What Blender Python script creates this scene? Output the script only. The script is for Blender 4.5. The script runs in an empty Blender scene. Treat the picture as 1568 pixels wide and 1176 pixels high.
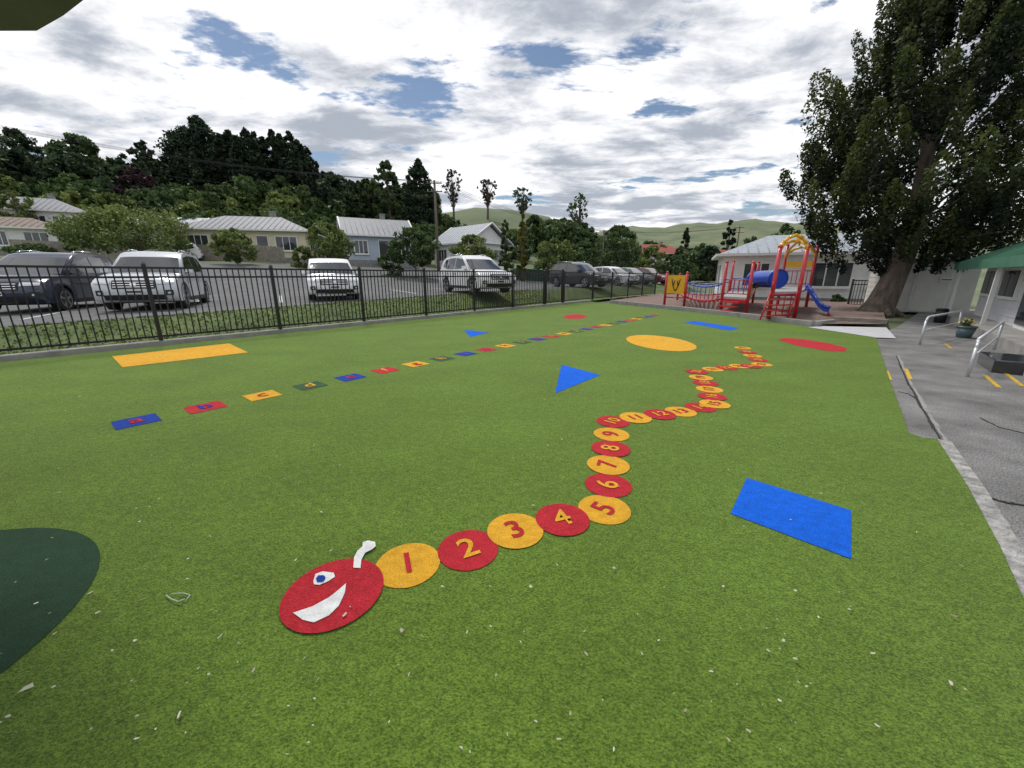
import bpy, bmesh, math, random
import numpy as np
from mathutils import Vector, Matrix
random.seed(7); rng=np.random.default_rng(7)
scene=bpy.context.scene
# ------------------------------------------------------------------ survey
F=600.0; CX=784.0; CY=588.0; CH=1.4
PITCH=math.atan(166/600.0); CP=math.cos(PITCH); SP=math.sin(PITCH)
def ray(x,y):
    u=(x-CX)/F; v=(y-CY)/F
    return u, CP-v*SP, -(v*CP+SP)
def P(x,y,z=0.0):
    a,b,c=ray(x,y); k=(z-CH)/c
    return Vector((a*k,b*k,z))
def at(x,y,Y):
    a,b,c=ray(x,y); k=Y/b
    return Vector((a*k,Y,CH+c*k))
ES=Vector((.637,.7709)).normalized(); EN=Vector((-ES.y,ES.x)); RZ=math.atan2(ES.y,ES.x)
def SN(s,n,z=0): return Vector((ES.x*s+EN.x*n, ES.y*s+EN.y*n, z))
def toSN(X,Y): return ES.x*X+ES.y*Y, EN.x*X+EN.y*Y
def sstep(a,b,x):
    t=np.clip((x-a)/(b-a),0,1); return t*t*(3-2*t)
def zc(s,n=0): return 0.36+0.26*np.clip(s/14.0,-.6,1)+2.1*sstep(22,44,n)
AX=np.array([-90,-60,-50,-38,-25,-16,-10,-5,0,5,9,14,20,180.])
AH=np.array([.12,.13,.15,.17,.17,.13,.130,.145,.140,.125,.075,.03,.0,.0])
BX=np.array([-180,-30,-5,8,14,19,24,29,32,36,42,50,60,90,180.])
BH=np.array([.02,.05,.08,.095,.102,.108,.115,.120,.123,.120,.110,.11,.1,.05,.02])
def terr(X,Y):
    X=np.asarray(X,float);Y=np.asarray(Y,float)
    s=ES.x*X+ES.y*Y; n=EN.x*X+EN.y*Y
    z=zc(s,n)*sstep(10.9,13.3,n)-0.10
    r=np.hypot(X,Y); az=np.degrees(np.arctan2(X,Y)); Yf=r*np.maximum(np.cos(np.radians(az)),.35)
    a=np.interp(az,AX,AH); 
    za=a*Yf*sstep(40,130,r)*(1-sstep(170,330,r))
    b=np.interp(az,BX,BH)
    zb=b*Yf*sstep(190,560,r)*(1-sstep(640,1800,r))*(1+.025*np.sin(az*.9)+.03*np.sin(az*.43+2)+.012*np.sin(az*2.3+r*.004))
    zb+= sstep(150,400,r)*3*np.sin(X*.022)*np.sin(Y*.017+1)
    return z+np.maximum(za,0)+zb
def gz(X,Y): return float(terr(X,Y))

# ------------------------------------------------------------------ materials
MC={}
def pm(name,col,rough=.6,var=.15,scale=6,bump=0,bscale=None,metal=0,coat=0,col2=None,detail=3,spec=.5,sheen=0,dist=.01,stretch=None):
    if name in MC: return MC[name]
    m=bpy.data.materials.new(name); m.use_nodes=True; nt=m.node_tree; N=nt.nodes; L=nt.links
    b=N['Principled BSDF']; b.inputs['Roughness'].default_value=rough; b.inputs['Metallic'].default_value=metal
    b.inputs['Coat Weight'].default_value=coat; b.inputs['Specular IOR Level'].default_value=spec
    b.inputs['Sheen Weight'].default_value=sheen
    tc=N.new('ShaderNodeTexCoord'); nz=N.new('ShaderNodeTexNoise'); nz.inputs['Scale'].default_value=scale; nz.inputs['Detail'].default_value=detail
    if detail>4: nz.inputs['Roughness'].default_value=.65
    vec=tc.outputs['Object']
    if stretch:
        mp=N.new('ShaderNodeMapping'); mp.inputs['Scale'].default_value=stretch; L.new(vec,mp.inputs[0]); vec=mp.outputs[0]
    L.new(vec,nz.inputs['Vector'])
    mr=N.new('ShaderNodeMapRange'); mr.inputs[1].default_value=.3; mr.inputs[2].default_value=.7; L.new(nz.outputs['Fac'],mr.inputs[0])
    mx=N.new('ShaderNodeMix'); mx.data_type='RGBA'; L.new(mr.outputs[0],mx.inputs[0])
    c=col
    c2=col2 if col2 else tuple(min(1,x*(1+var)) for x in c)
    c1=c if col2 else tuple(x*(1-var) for x in c)
    mx.inputs[6].default_value=(*c1,1); mx.inputs[7].default_value=(*c2,1)
    L.new(mx.outputs[2],b.inputs['Base Color'])
    if bump:
        n2=N.new('ShaderNodeTexNoise'); n2.inputs['Scale'].default_value=bscale or scale*4; n2.inputs['Detail'].default_value=3; L.new(vec,n2.inputs['Vector'])
        bp=N.new('ShaderNodeBump'); bp.inputs['Strength'].default_value=bump; bp.inputs['Distance'].default_value=dist
        L.new(n2.outputs['Fac'],bp.inputs['Height']); L.new(bp.outputs[0],b.inputs['Normal'])
    MC[name]=m; return m
def turfmat(name,dark,light,patch=.25,sheen=.1,lo=.36,hi=.64):
    m=bpy.data.materials.new(name); m.use_nodes=True; nt=m.node_tree; N=nt.nodes; L=nt.links
    b=N['Principled BSDF']; b.inputs['Roughness'].default_value=.9; b.inputs['Specular IOR Level'].default_value=.18; b.inputs['Sheen Weight'].default_value=sheen; b.inputs['Sheen Roughness'].default_value=.4
    tc=N.new('ShaderNodeTexCoord')
    mp=N.new('ShaderNodeMapping'); mp.inputs['Rotation'].default_value=(0,0,RZ); mp.inputs['Scale'].default_value=(1,1.6,1); L.new(tc.outputs['Object'],mp.inputs[0])
    n1=N.new('ShaderNodeTexNoise'); n1.inputs['Scale'].default_value=105; n1.inputs['Detail'].default_value=4; n1.inputs['Roughness'].default_value=.8; L.new(mp.outputs[0],n1.inputs[0])
    mr=N.new('ShaderNodeMapRange'); mr.inputs[1].default_value=lo; mr.inputs[2].default_value=hi; L.new(n1.outputs['Fac'],mr.inputs[0])
    mx=N.new('ShaderNodeMix'); mx.data_type='RGBA'; mx.inputs[6].default_value=(*dark,1); mx.inputs[7].default_value=(*light,1); L.new(mr.outputs[0],mx.inputs[0])
    n2=N.new('ShaderNodeTexNoise'); n2.inputs['Scale'].default_value=1.0; n2.inputs['Detail'].default_value=6; L.new(mp.outputs[0],n2.inputs[0])
    m2=N.new('ShaderNodeMapRange'); m2.inputs[1].default_value=.3; m2.inputs[2].default_value=.7; m2.inputs[3].default_value=1-patch/2; m2.inputs[4].default_value=1+patch/2; L.new(n2.outputs['Fac'],m2.inputs[0])
    n3=N.new('ShaderNodeTexNoise'); n3.inputs['Scale'].default_value=16; n3.inputs['Detail'].default_value=2; L.new(mp.outputs[0],n3.inputs[0])
    m3=N.new('ShaderNodeMapRange'); m3.inputs[1].default_value=.3; m3.inputs[2].default_value=.7; m3.inputs[3].default_value=.88; m3.inputs[4].default_value=1.12; L.new(n3.outputs['Fac'],m3.inputs[0])
    mu=N.new('ShaderNodeMath'); mu.operation='MULTIPLY'; L.new(m2.outputs[0],mu.inputs[0]); L.new(m3.outputs[0],mu.inputs[1])
    vm=N.new('ShaderNodeVectorMath'); vm.operation='SCALE'; L.new(mx.outputs[2],vm.inputs[0]); L.new(mu.outputs[0],vm.inputs['Scale'])
    L.new(vm.outputs[0],b.inputs['Base Color'])
    bp=N.new('ShaderNodeBump'); bp.inputs['Strength'].default_value=.9; bp.inputs['Distance'].default_value=.007; L.new(n1.outputs['Fac'],bp.inputs['Height']); L.new(bp.outputs[0],b.inputs['Normal'])
    return m
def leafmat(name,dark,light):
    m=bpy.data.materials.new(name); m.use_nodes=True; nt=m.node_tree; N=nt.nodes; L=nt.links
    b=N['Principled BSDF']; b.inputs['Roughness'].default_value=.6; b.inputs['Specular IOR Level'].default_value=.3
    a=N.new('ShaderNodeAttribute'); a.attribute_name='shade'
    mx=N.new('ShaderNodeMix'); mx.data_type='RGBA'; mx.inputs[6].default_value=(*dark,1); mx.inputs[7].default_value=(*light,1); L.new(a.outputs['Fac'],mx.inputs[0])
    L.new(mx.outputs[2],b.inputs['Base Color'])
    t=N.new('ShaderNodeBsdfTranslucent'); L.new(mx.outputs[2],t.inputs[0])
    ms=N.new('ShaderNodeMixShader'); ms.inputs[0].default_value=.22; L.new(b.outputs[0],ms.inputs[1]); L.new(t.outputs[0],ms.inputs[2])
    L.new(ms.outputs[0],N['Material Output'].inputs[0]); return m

# ------------------------------------------------------------------ builder
class B:
    def __init__(s): s.p={}
    def add(s,part,mat,vs,fs,smooth=False):
        d=s.p.setdefault(part,dict(v=[],f=[],m=[],mats=[],sm=[]))
        if mat not in d['mats']: d['mats'].append(mat)
        i=d['mats'].index(mat); o=len(d['v'])
        d['v']+= [tuple(v) for v in vs]
        for f in fs: d['f'].append([k+o for k in f]); d['m'].append(i); d['sm'].append(smooth)
    def box(s,part,mat,c,sz,rz=0,rx=0,ry=0,top=1.0):
        M=Matrix.Translation(Vector(c))@Matrix.Rotation(rz,4,'Z')@Matrix.Rotation(ry,4,'Y')@Matrix.Rotation(rx,4,'X')
        x,y,z=[k/2 for k in sz]; vs=[]
        for dz in(-z,z):
            t=top if dz>0 else 1
            for dx,dy in((-x,-y),(x,-y),(x,y),(-x,y)): vs.append(M@Vector((dx*t,dy*t,dz)))
        s.add(part,mat,vs,[(3,2,1,0),(4,5,6,7),(0,1,5,4),(1,2,6,5),(2,3,7,6),(3,0,4,7)])
    def cyl(s,part,mat,p0,p1,r0,r1=None,n=12,smooth=True,caps=True):
        r1=r0 if r1 is None else r1; p0=Vector(p0);p1=Vector(p1); d=(p1-p0).normalized()
        a=d.orthogonal().normalized(); b=d.cross(a); vs=[]
        for p,r in((p0,r0),(p1,r1)):
            for i in range(n):
                t=2*math.pi*i/n; vs.append(p+a*math.cos(t)*r+b*math.sin(t)*r)
        s.add(part,mat,vs,[(i,(i+1)%n,n+(i+1)%n,n+i) for i in range(n)],smooth)
        if caps: s.add(part,mat,vs,[tuple(range(n))[::-1],tuple(range(n,2*n))])
    def tube(s,part,mat,pts,r,n=8):
        pts=[Vector(p) for p in pts]
        for i in range(len(pts)-1): s.cyl(part,mat,pts[i],pts[i+1],r,r,n)
        for p in pts[1:-1]: s.ball(part,mat,p,r*1.01,6)
    def ball(s,part,mat,c,r,n=10,sc=(1,1,1)):
        c=Vector(c); vs=[]; fs=[]; m=n
        for i in range(1,n):
            ph=math.pi*i/n
            for j in range(m):
                t=2*math.pi*j/m; vs.append(c+Vector((math.sin(ph)*math.cos(t)*r*sc[0],math.sin(ph)*math.sin(t)*r*sc[1],math.cos(ph)*r*sc[2])))
        k=len(vs); vs+=[c+Vector((0,0,r*sc[2])),c-Vector((0,0,r*sc[2]))]
        for i in range(n-2):
            for j in range(m): fs.append((i*m+j,i*m+(j+1)%m,(i+1)*m+(j+1)%m,(i+1)*m+j))
        for j in range(m): fs.append((k,j,(j+1)%m)); fs.append((k+1,(n-2)*m+(j+1)%m,(n-2)*m+j))
        s.add(part,mat,vs,fs,True)
    def prism(s,part,mat,poly,z0,z1):
        n=len(poly); vs=[(p[0],p[1],z0) for p in poly]+[(p[0],p[1],z1) for p in poly]
        s.add(part,mat,vs,[tuple(range(n))[::-1],tuple(range(n,2*n))]+[(i,(i+1)%n,n+(i+1)%n,n+i) for i in range(n)])
    def finish(s,name,M=None,bevel=0,single=False):
        obs=[]
        for part,d in s.p.items():
            me=bpy.data.meshes.new(part); me.from_pydata(d['v'],[],d['f'])
            for m in d['mats']: me.materials.append(m)
            me.polygons.foreach_set('material_index',d['m']); me.polygons.foreach_set('use_smooth',d['sm'])
            bm=bmesh.new(); bm.from_mesh(me); bmesh.ops.remove_doubles(bm,verts=bm.verts,dist=1e-5); bmesh.ops.recalc_face_normals(bm,faces=bm.faces); bm.to_mesh(me); bm.free(); me.update()
            o=bpy.data.objects.new(part,me); scene.collection.objects.link(o); obs.append(o)
            if bevel:
                md=o.modifiers.new('b','BEVEL'); md.width=bevel; md.segments=2; md.limit_method='ANGLE'; md.angle_limit=math.radians(50)
        if len(obs)==1:
            o=obs[0]; o.name=name
        else:
            o=bpy.data.objects.new(name,None); scene.collection.objects.link(o)
            for c in obs: c.parent=o
        if M is not None: o.matrix_world=M
        return o
def sheet(name,pts,z,mat,parent=None):
    me=bpy.data.meshes.new(name); me.from_pydata([(p[0],p[1],z) for p in pts],[],[tuple(range(len(pts)))]); me.materials.append(mat)
    bm=bmesh.new(); bm.from_mesh(me)
    for f in bm.faces:
        f.normal_update()
        if f.normal.z<0: f.normal_flip()
    bm.to_mesh(me); bm.free()
    o=bpy.data.objects.new(name,me); scene.collection.objects.link(o)
    if parent: o.parent=parent
    return o
def empty(name):
    o=bpy.data.objects.new(name,None); scene.collection.objects.link(o); return o

# ------------------------------------------------------------------ foliage
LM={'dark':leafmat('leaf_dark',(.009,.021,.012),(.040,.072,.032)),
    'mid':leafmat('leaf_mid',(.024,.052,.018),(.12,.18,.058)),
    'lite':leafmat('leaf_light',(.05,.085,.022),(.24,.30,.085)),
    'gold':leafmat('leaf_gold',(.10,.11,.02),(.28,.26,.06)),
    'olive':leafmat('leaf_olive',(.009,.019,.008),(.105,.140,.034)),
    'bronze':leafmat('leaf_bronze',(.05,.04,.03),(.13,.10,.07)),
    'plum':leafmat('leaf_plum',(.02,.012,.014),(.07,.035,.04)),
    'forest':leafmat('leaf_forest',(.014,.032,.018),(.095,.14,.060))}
BARK=pm('bark',(.12,.095,.075),.9,.45,7,.9,18,stretch=(1,1,.25),dist=.05)
def leaf_obj(name,C,S,shade,mat,B_=None):
    n=len(C)
    a=rng.normal(size=(n,3)); a/=np.linalg.norm(a,axis=1)[:,None]
    b=rng.normal(size=(n,3)); b-=a*(a*b).sum(1)[:,None]; b/=np.linalg.norm(b,axis=1)[:,None]
    S=S[:,None]
    V=np.stack([C-a*S,C-b*S*.55,C+a*S,C+b*S*.55],1).reshape(-1,3)
    nv=4*n; tv=[];tf=[]
    if B_ is not None:
        d=B_.p['t']; tv=d['v']; tf=d['f']
    allv=np.vstack([V,np.array(tv).reshape(-1,3)]) if len(tv) else V
    me=bpy.data.meshes.new(name); me.vertices.add(len(allv)); me.vertices.foreach_set('co',allv.astype(np.float32).ravel())
    li=list(range(nv)); starts=list(range(0,nv,4)); 
    for f in tf: starts.append(len(li)); li+= [k+nv for k in f]
    me.loops.add(len(li)); me.loops.foreach_set('vertex_index',np.array(li,np.int32))
    me.polygons.add(len(starts)); me.polygons.foreach_set('loop_start',np.array(starts,np.int32))
    me.materials.append(mat); me.materials.append(BARK)
    me.polygons.foreach_set('material_index',np.array([0]*n+[1]*len(tf),np.int32))
    at_=me.attributes.new('shade','FLOAT','FACE'); at_.data.foreach_set('value',np.concatenate([shade,np.zeros(len(tf))]).astype(np.float32))
    me.update(calc_edges=True); me.validate()
    o=bpy.data.objects.new(name,me); scene.collection.objects.link(o); return o
PROF={'round':([0,.15,.45,.75,1],[.35,.8,1,.75,.15]),
      'cone':([0,.1,.4,.75,1],[.75,1,.72,.33,.02]),
      'pine':([0,.1,.5,.8,1],[.9,1,.85,.5,.02]),
      'poplar':([0,.15,.5,.8,1],[.5,.9,1,.7,.1]),
      'spread':([0,.2,.5,.8,1],[.5,1,.95,.7,.25]),
      'vase':([0,.3,.6,.85,1],[.15,.6,1,.9,.4])}
def crown(base,H,R,kind='round',ncl=60,nl=60,ls=.15,z0=.15,squash=.8,fill=.45,cs=1.0):
    px,py=PROF[kind]
    h=rng.uniform(0,1,ncl)**.85; th=rng.uniform(0,2*np.pi,ncl); rr=np.interp(h,px,py)*R
    lump=1+.18*np.sin(th*3+rng.uniform(0,6))+.12*np.sin(h*9+th*2+rng.uniform(0,6))
    rad=rr*lump*np.clip(rng.uniform(fill,1.0,ncl)**.6,0,1)*.92
    C=np.stack([np.cos(th)*rad,np.sin(th)*rad,(z0+(1-z0)*h)*H],1)
    cr=R*rng.uniform(.16,.3,ncl)*(np.interp(h,px,py)*.6+.4)*cs
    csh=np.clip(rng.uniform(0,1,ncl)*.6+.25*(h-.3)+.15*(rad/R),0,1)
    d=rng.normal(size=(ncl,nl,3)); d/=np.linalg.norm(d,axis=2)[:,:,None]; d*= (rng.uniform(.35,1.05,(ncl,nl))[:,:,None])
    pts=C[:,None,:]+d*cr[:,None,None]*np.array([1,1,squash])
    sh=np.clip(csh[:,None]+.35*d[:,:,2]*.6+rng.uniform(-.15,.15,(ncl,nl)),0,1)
    pts=pts.reshape(-1,3); pts[:,2]=np.minimum(pts[:,2],H*1.03)
    return pts+np.array(base), ls*rng.uniform(.6,1.3,ncl*nl), sh.reshape(-1), C+np.array(base)
def tree(name,base,H,R,kind='round',mat='mid',ncl=60,nl=60,ls=.15,z0=.2,tr=None,fill=.45,squash=.8,cs=1.0,nb=12):
    pts,S,sh,C=crown(base,H,R,kind,ncl,nl,ls,z0,squash,fill,cs)
    b=B(); tr=tr or H*.022; base=Vector(base); top=base+Vector((0,0,H*.75))
    b.cyl('t',BARK,base-Vector((0,0,.2)),base+Vector((R*.04,0,H*.35)),tr,tr*.7,8); b.cyl('t',BARK,base+Vector((R*.04,0,H*.35)),top,tr*.7,tr*.2,8)
    for i in rng.choice(len(C),min(nb,len(C)),replace=False):
        c=Vector(C[i]); k=max(.12,min(.7,(c.z-base.z)/H*.6)); b.cyl('t',BARK,base+Vector((R*.04,0,H*k)),c,tr*.35,tr*.08,5,caps=False)
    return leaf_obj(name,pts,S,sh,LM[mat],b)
def tree_px(name,x,yt,w,Y,kind='round',mat='mid',**k):
    p=at(x,yt,Y); g=gz(p.x,Y); H=p.z-g; R=w/2*Y/F*.95
    k.setdefault('ls',max(.05,Y*.0038))
    return tree(name,(p.x,Y,g),H,R,kind,mat,**k)

# ------------------------------------------------------------------ ground
GRASS=pm('field_grass',(.05,.085,.022),.95,0,.8,.4,30,col2=(.13,.17,.05),detail=7)
def terrain():
    azs=np.radians(np.concatenate([np.arange(-180,-62,6),np.arange(-62,62,1.0),np.arange(62,180,6)]))
    rs=np.concatenate([[.5,3,6,8],np.arange(9,30,.8),np.arange(30,70,3),np.arange(70,200,6),np.geomspace(200,4000,60)])
    V=[(0,0,-.1)]; Fc=[]
    for r in rs:
        for a in azs:
            V.append((r*math.sin(a),r*math.cos(a),0))
    V=np.array(V); V[:,2]=terr(V[:,0],V[:,1]); V[0,2]=-.1
    n=len(azs)
    for j in range(n): Fc.append((0,1+(j+1)%n,1+j))
    for i in range(len(rs)-1):
        for j in range(n):
            a=1+i*n+j;b_=1+i*n+(j+1)%n; Fc.append((a,b_,b_+n,a+n))
    me=bpy.data.meshes.new('ground'); me.from_pydata(V.tolist(),[],Fc); me.materials.append(None)
    for p in me.polygons: p.use_smooth=True
    o=bpy.data.objects.new('ground',me); scene.collection.objects.link(o); return o
g=terrain()
gm=pm('ground_pasture',(.065,.105,.045),.95,0,.035,.3,3,col2=(.19,.205,.11),detail=8); g.data.materials[0]=gm

ASPH=pm('asphalt',(.10,.10,.102),.9,0,1.2,.5,90,col2=(.165,.165,.168),detail=7)
def pathmat():
    m=pm('path_asphalt',(.105,.102,.10),.92,0,1.6,.9,80,col2=(.27,.265,.26),detail=9,dist=.012); nt=m.node_tree;N=nt.nodes;L=nt.links
    b=N['Principled BSDF']; src=b.inputs['Base Color'].links[0].from_socket
    tc=N.new('ShaderNodeTexCoord'); n=N.new('ShaderNodeTexNoise'); n.inputs['Scale'].default_value=95; n.inputs['Detail'].default_value=2; L.new(tc.outputs['Object'],n.inputs[0])
    mr=N.new('ShaderNodeMapRange'); mr.inputs[1].default_value=.35; mr.inputs[2].default_value=.65; mr.inputs[3].default_value=.5; mr.inputs[4].default_value=1.5; L.new(n.outputs['Fac'],mr.inputs[0])
    vm=N.new('ShaderNodeVectorMath'); vm.operation='SCALE'; L.new(src,vm.inputs[0]); L.new(mr.outputs[0],vm.inputs['Scale']); L.new(vm.outputs[0],b.inputs['Base Color']); return m
ASPH2=pathmat()
CONC=pm('concrete',(.22,.21,.20),.9,.0,3,.5,60,detail=7,col2=(.38,.37,.35))
CONCL=pm('pale_concrete',(.50,.50,.51),.85,.1,3,.3,60,detail=7)
TURF=turfmat('artificial_turf_green',(.036,.078,.008),(.188,.290,.038),.22,.08,.38,.62)
def strip(name,ss,nn,zf,mat):
    V=[];Fc=[];a=len(nn)
    for s in ss:
        for n in nn:
            V.append(tuple(SN(s,n,float(zf(s,n)))))
    for i in range(len(ss)-1):
        for j in range(a-1): Fc.append((i*a+j,(i+1)*a+j,(i+1)*a+j+1,i*a+j+1))
    me=bpy.data.meshes.new(name); me.from_pydata(V,[],Fc); me.materials.append(mat)
    for p in me.polygons: p.use_smooth=True
    o=bpy.data.objects.new(name,me); scene.collection.objects.link(o); return o
strip('grass_verge',np.arange(-34,40,.5),np.linspace(10.95,13.6,14),lambda s,n:.04+(zc(s)-.04)*sstep(10.9,13.3,n)+.012*math.sin(s*3+n*5),GRASS)
strip('car_park',np.arange(-45,62,2.0),[13.45,16,19,22,24,26,28,30,32,34,36,38],lambda s,n:zc(s,n)+.012,ASPH)
tn=9000; ts=rng.uniform(-8,18,tn); tnn=rng.uniform(10.95,13.5,tn)**1.0
zz_=.04+(zc(ts)-.04)*sstep(10.9,13.3,tnn)
tp_=np.stack([ES.x*ts+EN.x*tnn,ES.y*ts+EN.y*tnn,zz_+.02],1)
leaf_obj('grass_tufts',tp_,rng.uniform(.02,.05,tn),rng.uniform(0,.9,tn),LM['lite'])
CO=P(932,463.5)
scorn,ncorn=toSN(CO.x,CO.y)
tp=[SN(-14,10.6),SN(scorn,10.6)]+[P(x,y) for x,y in[(1100,482.5),(1240,501),(1341,518),(1362,583),(1380,632),(1391,665),(1412,672),(1434,674),(1480,745),(1530,840),(1568,925)]]+[SN(.5,-.85),SN(-8,-.85),SN(-14,-.85)]
path=[SN(-14,-.2),SN(13,-.2),P(1341,514),P(1375,500),SN(26,-3),SN(26,-9),SN(-14,-9)]
sheet('asphalt_path',path,.0,ASPH2)
tb=B(); tb.prism('artificial_turf',TURF,tp,-.06,.014); tb.finish('artificial_turf')
TZ=.018
kb=B()
kb.box('k',CONC,SN((scorn-14)/2,10.78,.035),(scorn+14,.22,.13),RZ); kb.finish('concrete_fence_kerb')
sheet('concrete_ramp',[P(1236,502),P(1262,500.5),P(1357,502.5),P(1372,519.5),P(1341,518.2)],.022,CONCL)
eb=B()
def edge_strip(pts,w,z0,z1,part,mat):
    for a,b_ in zip(pts[:-1],pts[1:]):
        d=(b_-a); L=d.length; c=(a+b_)/2; eb.box(part,mat,(c.x,c.y,(z0+z1)/2),(L,w,z1-z0),math.atan2(d.y,d.x))
off=lambda p,k: Vector((p.x-EN.x*k,p.y-EN.y*k,0))
epts=[off(P(x,y),.045) for x,y in[(1434,674),(1480,745),(1530,840),(1568,925)]]+[SN(-3,-.92)]
edge_strip(epts,.085,-.02,.012,'edge',pm('worn_kerb',(.13,.125,.12),.9,.0,11,.9,50,detail=8,dist=.03,col2=(.55,.54,.51)))
eb.finish('path_edging')
cr=B()
DARK=pm('joint_dark',(.03,.03,.028),.95,.3,20)
LIP=pm('path_lip',(.28,.27,.26),.9,.3,6,.6,60,detail=7)
jp=[P(1372,545),P(1392,590),P(1420,640),P(1450,690),P(1500,760),P(1568,860)]
def wobble(jp,w,mat,z,part='j'):
    pts=[]
    for a,b_ in zip(jp[:-1],jp[1:]):
        for i in range(8): pts.append(a.lerp(b_,i/8)+Vector((random.uniform(-1,1),random.uniform(-1,1),0))*.007)
    pts.append(jp[-1])
    for i,(a,b_) in enumerate(zip(pts[:-1],pts[1:])):
        d=b_-a; c=(a+b_)/2; cr.box(part,mat,(c.x,c.y,z+(i%3)*.0006),(d.length*1.03,w*random.uniform(.5,1.3),.004),math.atan2(d.y,d.x))
wobble(jp,.02,DARK,.0045)
wobble([P(1478,746),P(1510,762),P(1540,770),P(1568,775)],.02,DARK,.0045)
wobble([off(q,.03) for q in jp],.03,LIP,.0025,'lip')
wobble([P(1375,600),P(1392,604),P(1405,612)],.01,DARK,.0045); wobble([P(1500,640),P(1530,655),P(1568,664)],.01,DARK,.0045)
cr.finish('path_joint')
YP=pm('yellow_road_paint',(.60,.38,.03),.7,.3,30)
yl=B()
for x0,y0,x1,y1 in[(1357,568,1363,582),(1387,565,1394,581),(1448,527,1456,534),(1508,575,1530,594),(1540,572,1566,592)]:
    a=P(x0,y0);b_=P(x1,y1);d=b_-a;c=(a+b_)/2; yl.box('y',YP,(c.x,c.y,.005),(d.length,.045,.004),math.atan2(d.y,d.x))
yl.finish('yellow_step_markings')

# ------------------------------------------------------------------ turf graphics
RED=turfmat('turf_red',(.30,.010,.018),(.62,.035,.05),.1,.03); YEL=turfmat('turf_yellow',(.52,.25,.012),(.86,.47,.045),.1,.03)
BLU=turfmat('turf_blue',(.003,.065,.42),(.010,.17,.88),.1,.0); WHT=turfmat('turf_white',(.68,.68,.68),(.9,.9,.9),.05,0)
DGR=turfmat('turf_dark_green',(.010,.034,.016),(.030,.080,.038),.15,.05); NAVY=turfmat('turf_navy',(.005,.025,.19),(.018,.07,.45),.1,.02)
TG=turfmat('turf_tile_green',(.02,.06,.03),(.06,.13,.06),.1,.03)
def disc(c,r,n=48,sx=1): return [(c[0]+r*sx*math.cos(2*math.pi*i/n),c[1]+r*math.sin(2*math.pi*i/n)) for i in range(n)]
def text(ch,c,ang,size,mat,z,parent,nm):
    cu=bpy.data.curves.new(nm,'FONT'); cu.body=ch; cu.size=size; cu.align_x='CENTER'; cu.align_y='CENTER'; cu.offset=size*.014; cu.materials.append(mat)
    o=bpy.data.objects.new(nm,cu); scene.collection.objects.link(o); o.location=(c[0],c[1],z); o.rotation_euler=(0,0,ang); o.parent=parent
def shape(name,pix,mat): return sheet(name,[P(x,y) for x,y in pix],TZ,mat)
shape('yellow_rectangle_marking',[(172,547),(351,527),(380,541),(188,564)],YEL)
shape('blue_triangle_marking',[(711,506),(748,510),(720,517)],BLU)
shape('blue_triangle_marking',[(860,560),(919,576),(850,604)],BLU)
shape('blue_rectangle_marking',[(1143,735),(1302,785),(1302,860),(1118,790)],BLU)
shape('blue_rectangle_marking',[(1048,494.5),(1062,492),(1132,503),(1118,507)],BLU)
shape('red_octagon_marking',[(1190,521),(1203,518.5),(1230,520.5),(1270,527),(1296,534),(1294,539.5),(1262,538),(1218,530)],RED)
shape('red_circle_marking',[(861,485),(870,482.5),(889,482),(900,485),(892,488.5),(870,489)],RED)
wl=P(958,524);wr=P(1062,531); rr=(wr-wl).length/2; cc=(P(1005,514.5)+P(1015,538.5))/2
dy=(P(1005,514.5)-P(1015,538.5)).length/2
sheet('yellow_oval_marking',[(cc.x+rr*.96*math.cos(t), cc.y+dy*math.sin(t)) for t in np.linspace(0,2*math.pi,48,endpoint=False)],TZ,YEL)
pts=[P(x,y) for x,y in[(5,815),(60,812),(125,825),(155,857),(140,903),(100,955),(45,1008),(3,1030)]]
A=np.array([[2*p.x,2*p.y,1] for p in pts]); bb=np.array([p.x**2+p.y**2 for p in pts]); so=np.linalg.lstsq(A,bb,rcond=None)[0]
rc=math.sqrt(so[2]+so[0]**2+so[1]**2)
sheet('dark_green_circle_marking',disc((so[0],so[1]),rc,72),TZ,DGR)
cat=empty('number_caterpillar_marking')
cp=[(625,868),(717,845),(789,816),(861,799),(925,783),(931,746),(931,715),(935,690),(936,667.5),(938,648),(973,642),(1010,637),(1042,632.5),(1072,626),(1094,621),(1090,609.5),(1086,598),(1080,588.5),(1073,580),(1067,571),(1091,567),(1112,565),(1132,562.5),(1149,562.5),(1166,559.5),(1160,552.5),(1152,546.5),(1144,540.5),(1137,534)]
W=[P(x,y) for x,y in cp]
for i,w in enumerate(W):
    r=.158 if i<20 else .15
    m=YEL if i%2==0 else RED
    zz=TZ+.0012*(i%4)
    sheet('segment_%d'%(i+1),disc(w,r),zz,m,cat)
    d=(W[min(i+1,len(W)-1)]-W[max(i-1,0)]) if i not in(4,9) else W[i]-W[i-1]
    if i==4: ang=math.radians(52)
    elif 5<=i<=8: ang=math.radians(70)
    elif i==9: ang=math.radians(50)
    else: ang=math.atan2(d.y,d.x)
    text(str(i+1),w,ang,.205 if i<9 else .17,RED if m==YEL else YEL,zz+.005,cat,'number_%d'%(i+1))
h=P(512,912); hr=.215
sheet('head',disc(h,hr),TZ+.005,RED,cat)
sheet('eye_white',[P(x,y) for x,y in[(481,897),(484,886),(495,882),(512,884),(514,890),(504,897),(490,903),(482,902)]],TZ+.009,WHT,cat)
sheet('eye_pupil',[P(x,y) for x,y in[(485,894),(489,889),(497,889),(500,893),(496,899),(487,899)]],TZ+.013,NAVY,cat)
sheet('mouth',[P(x,y) for x,y in[(450,946),(480,936),(505,922),(520,910),(531,900),(529,915),(520,935),(505,950),(482,961),(465,957)]],TZ+.009,WHT,cat)
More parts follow.
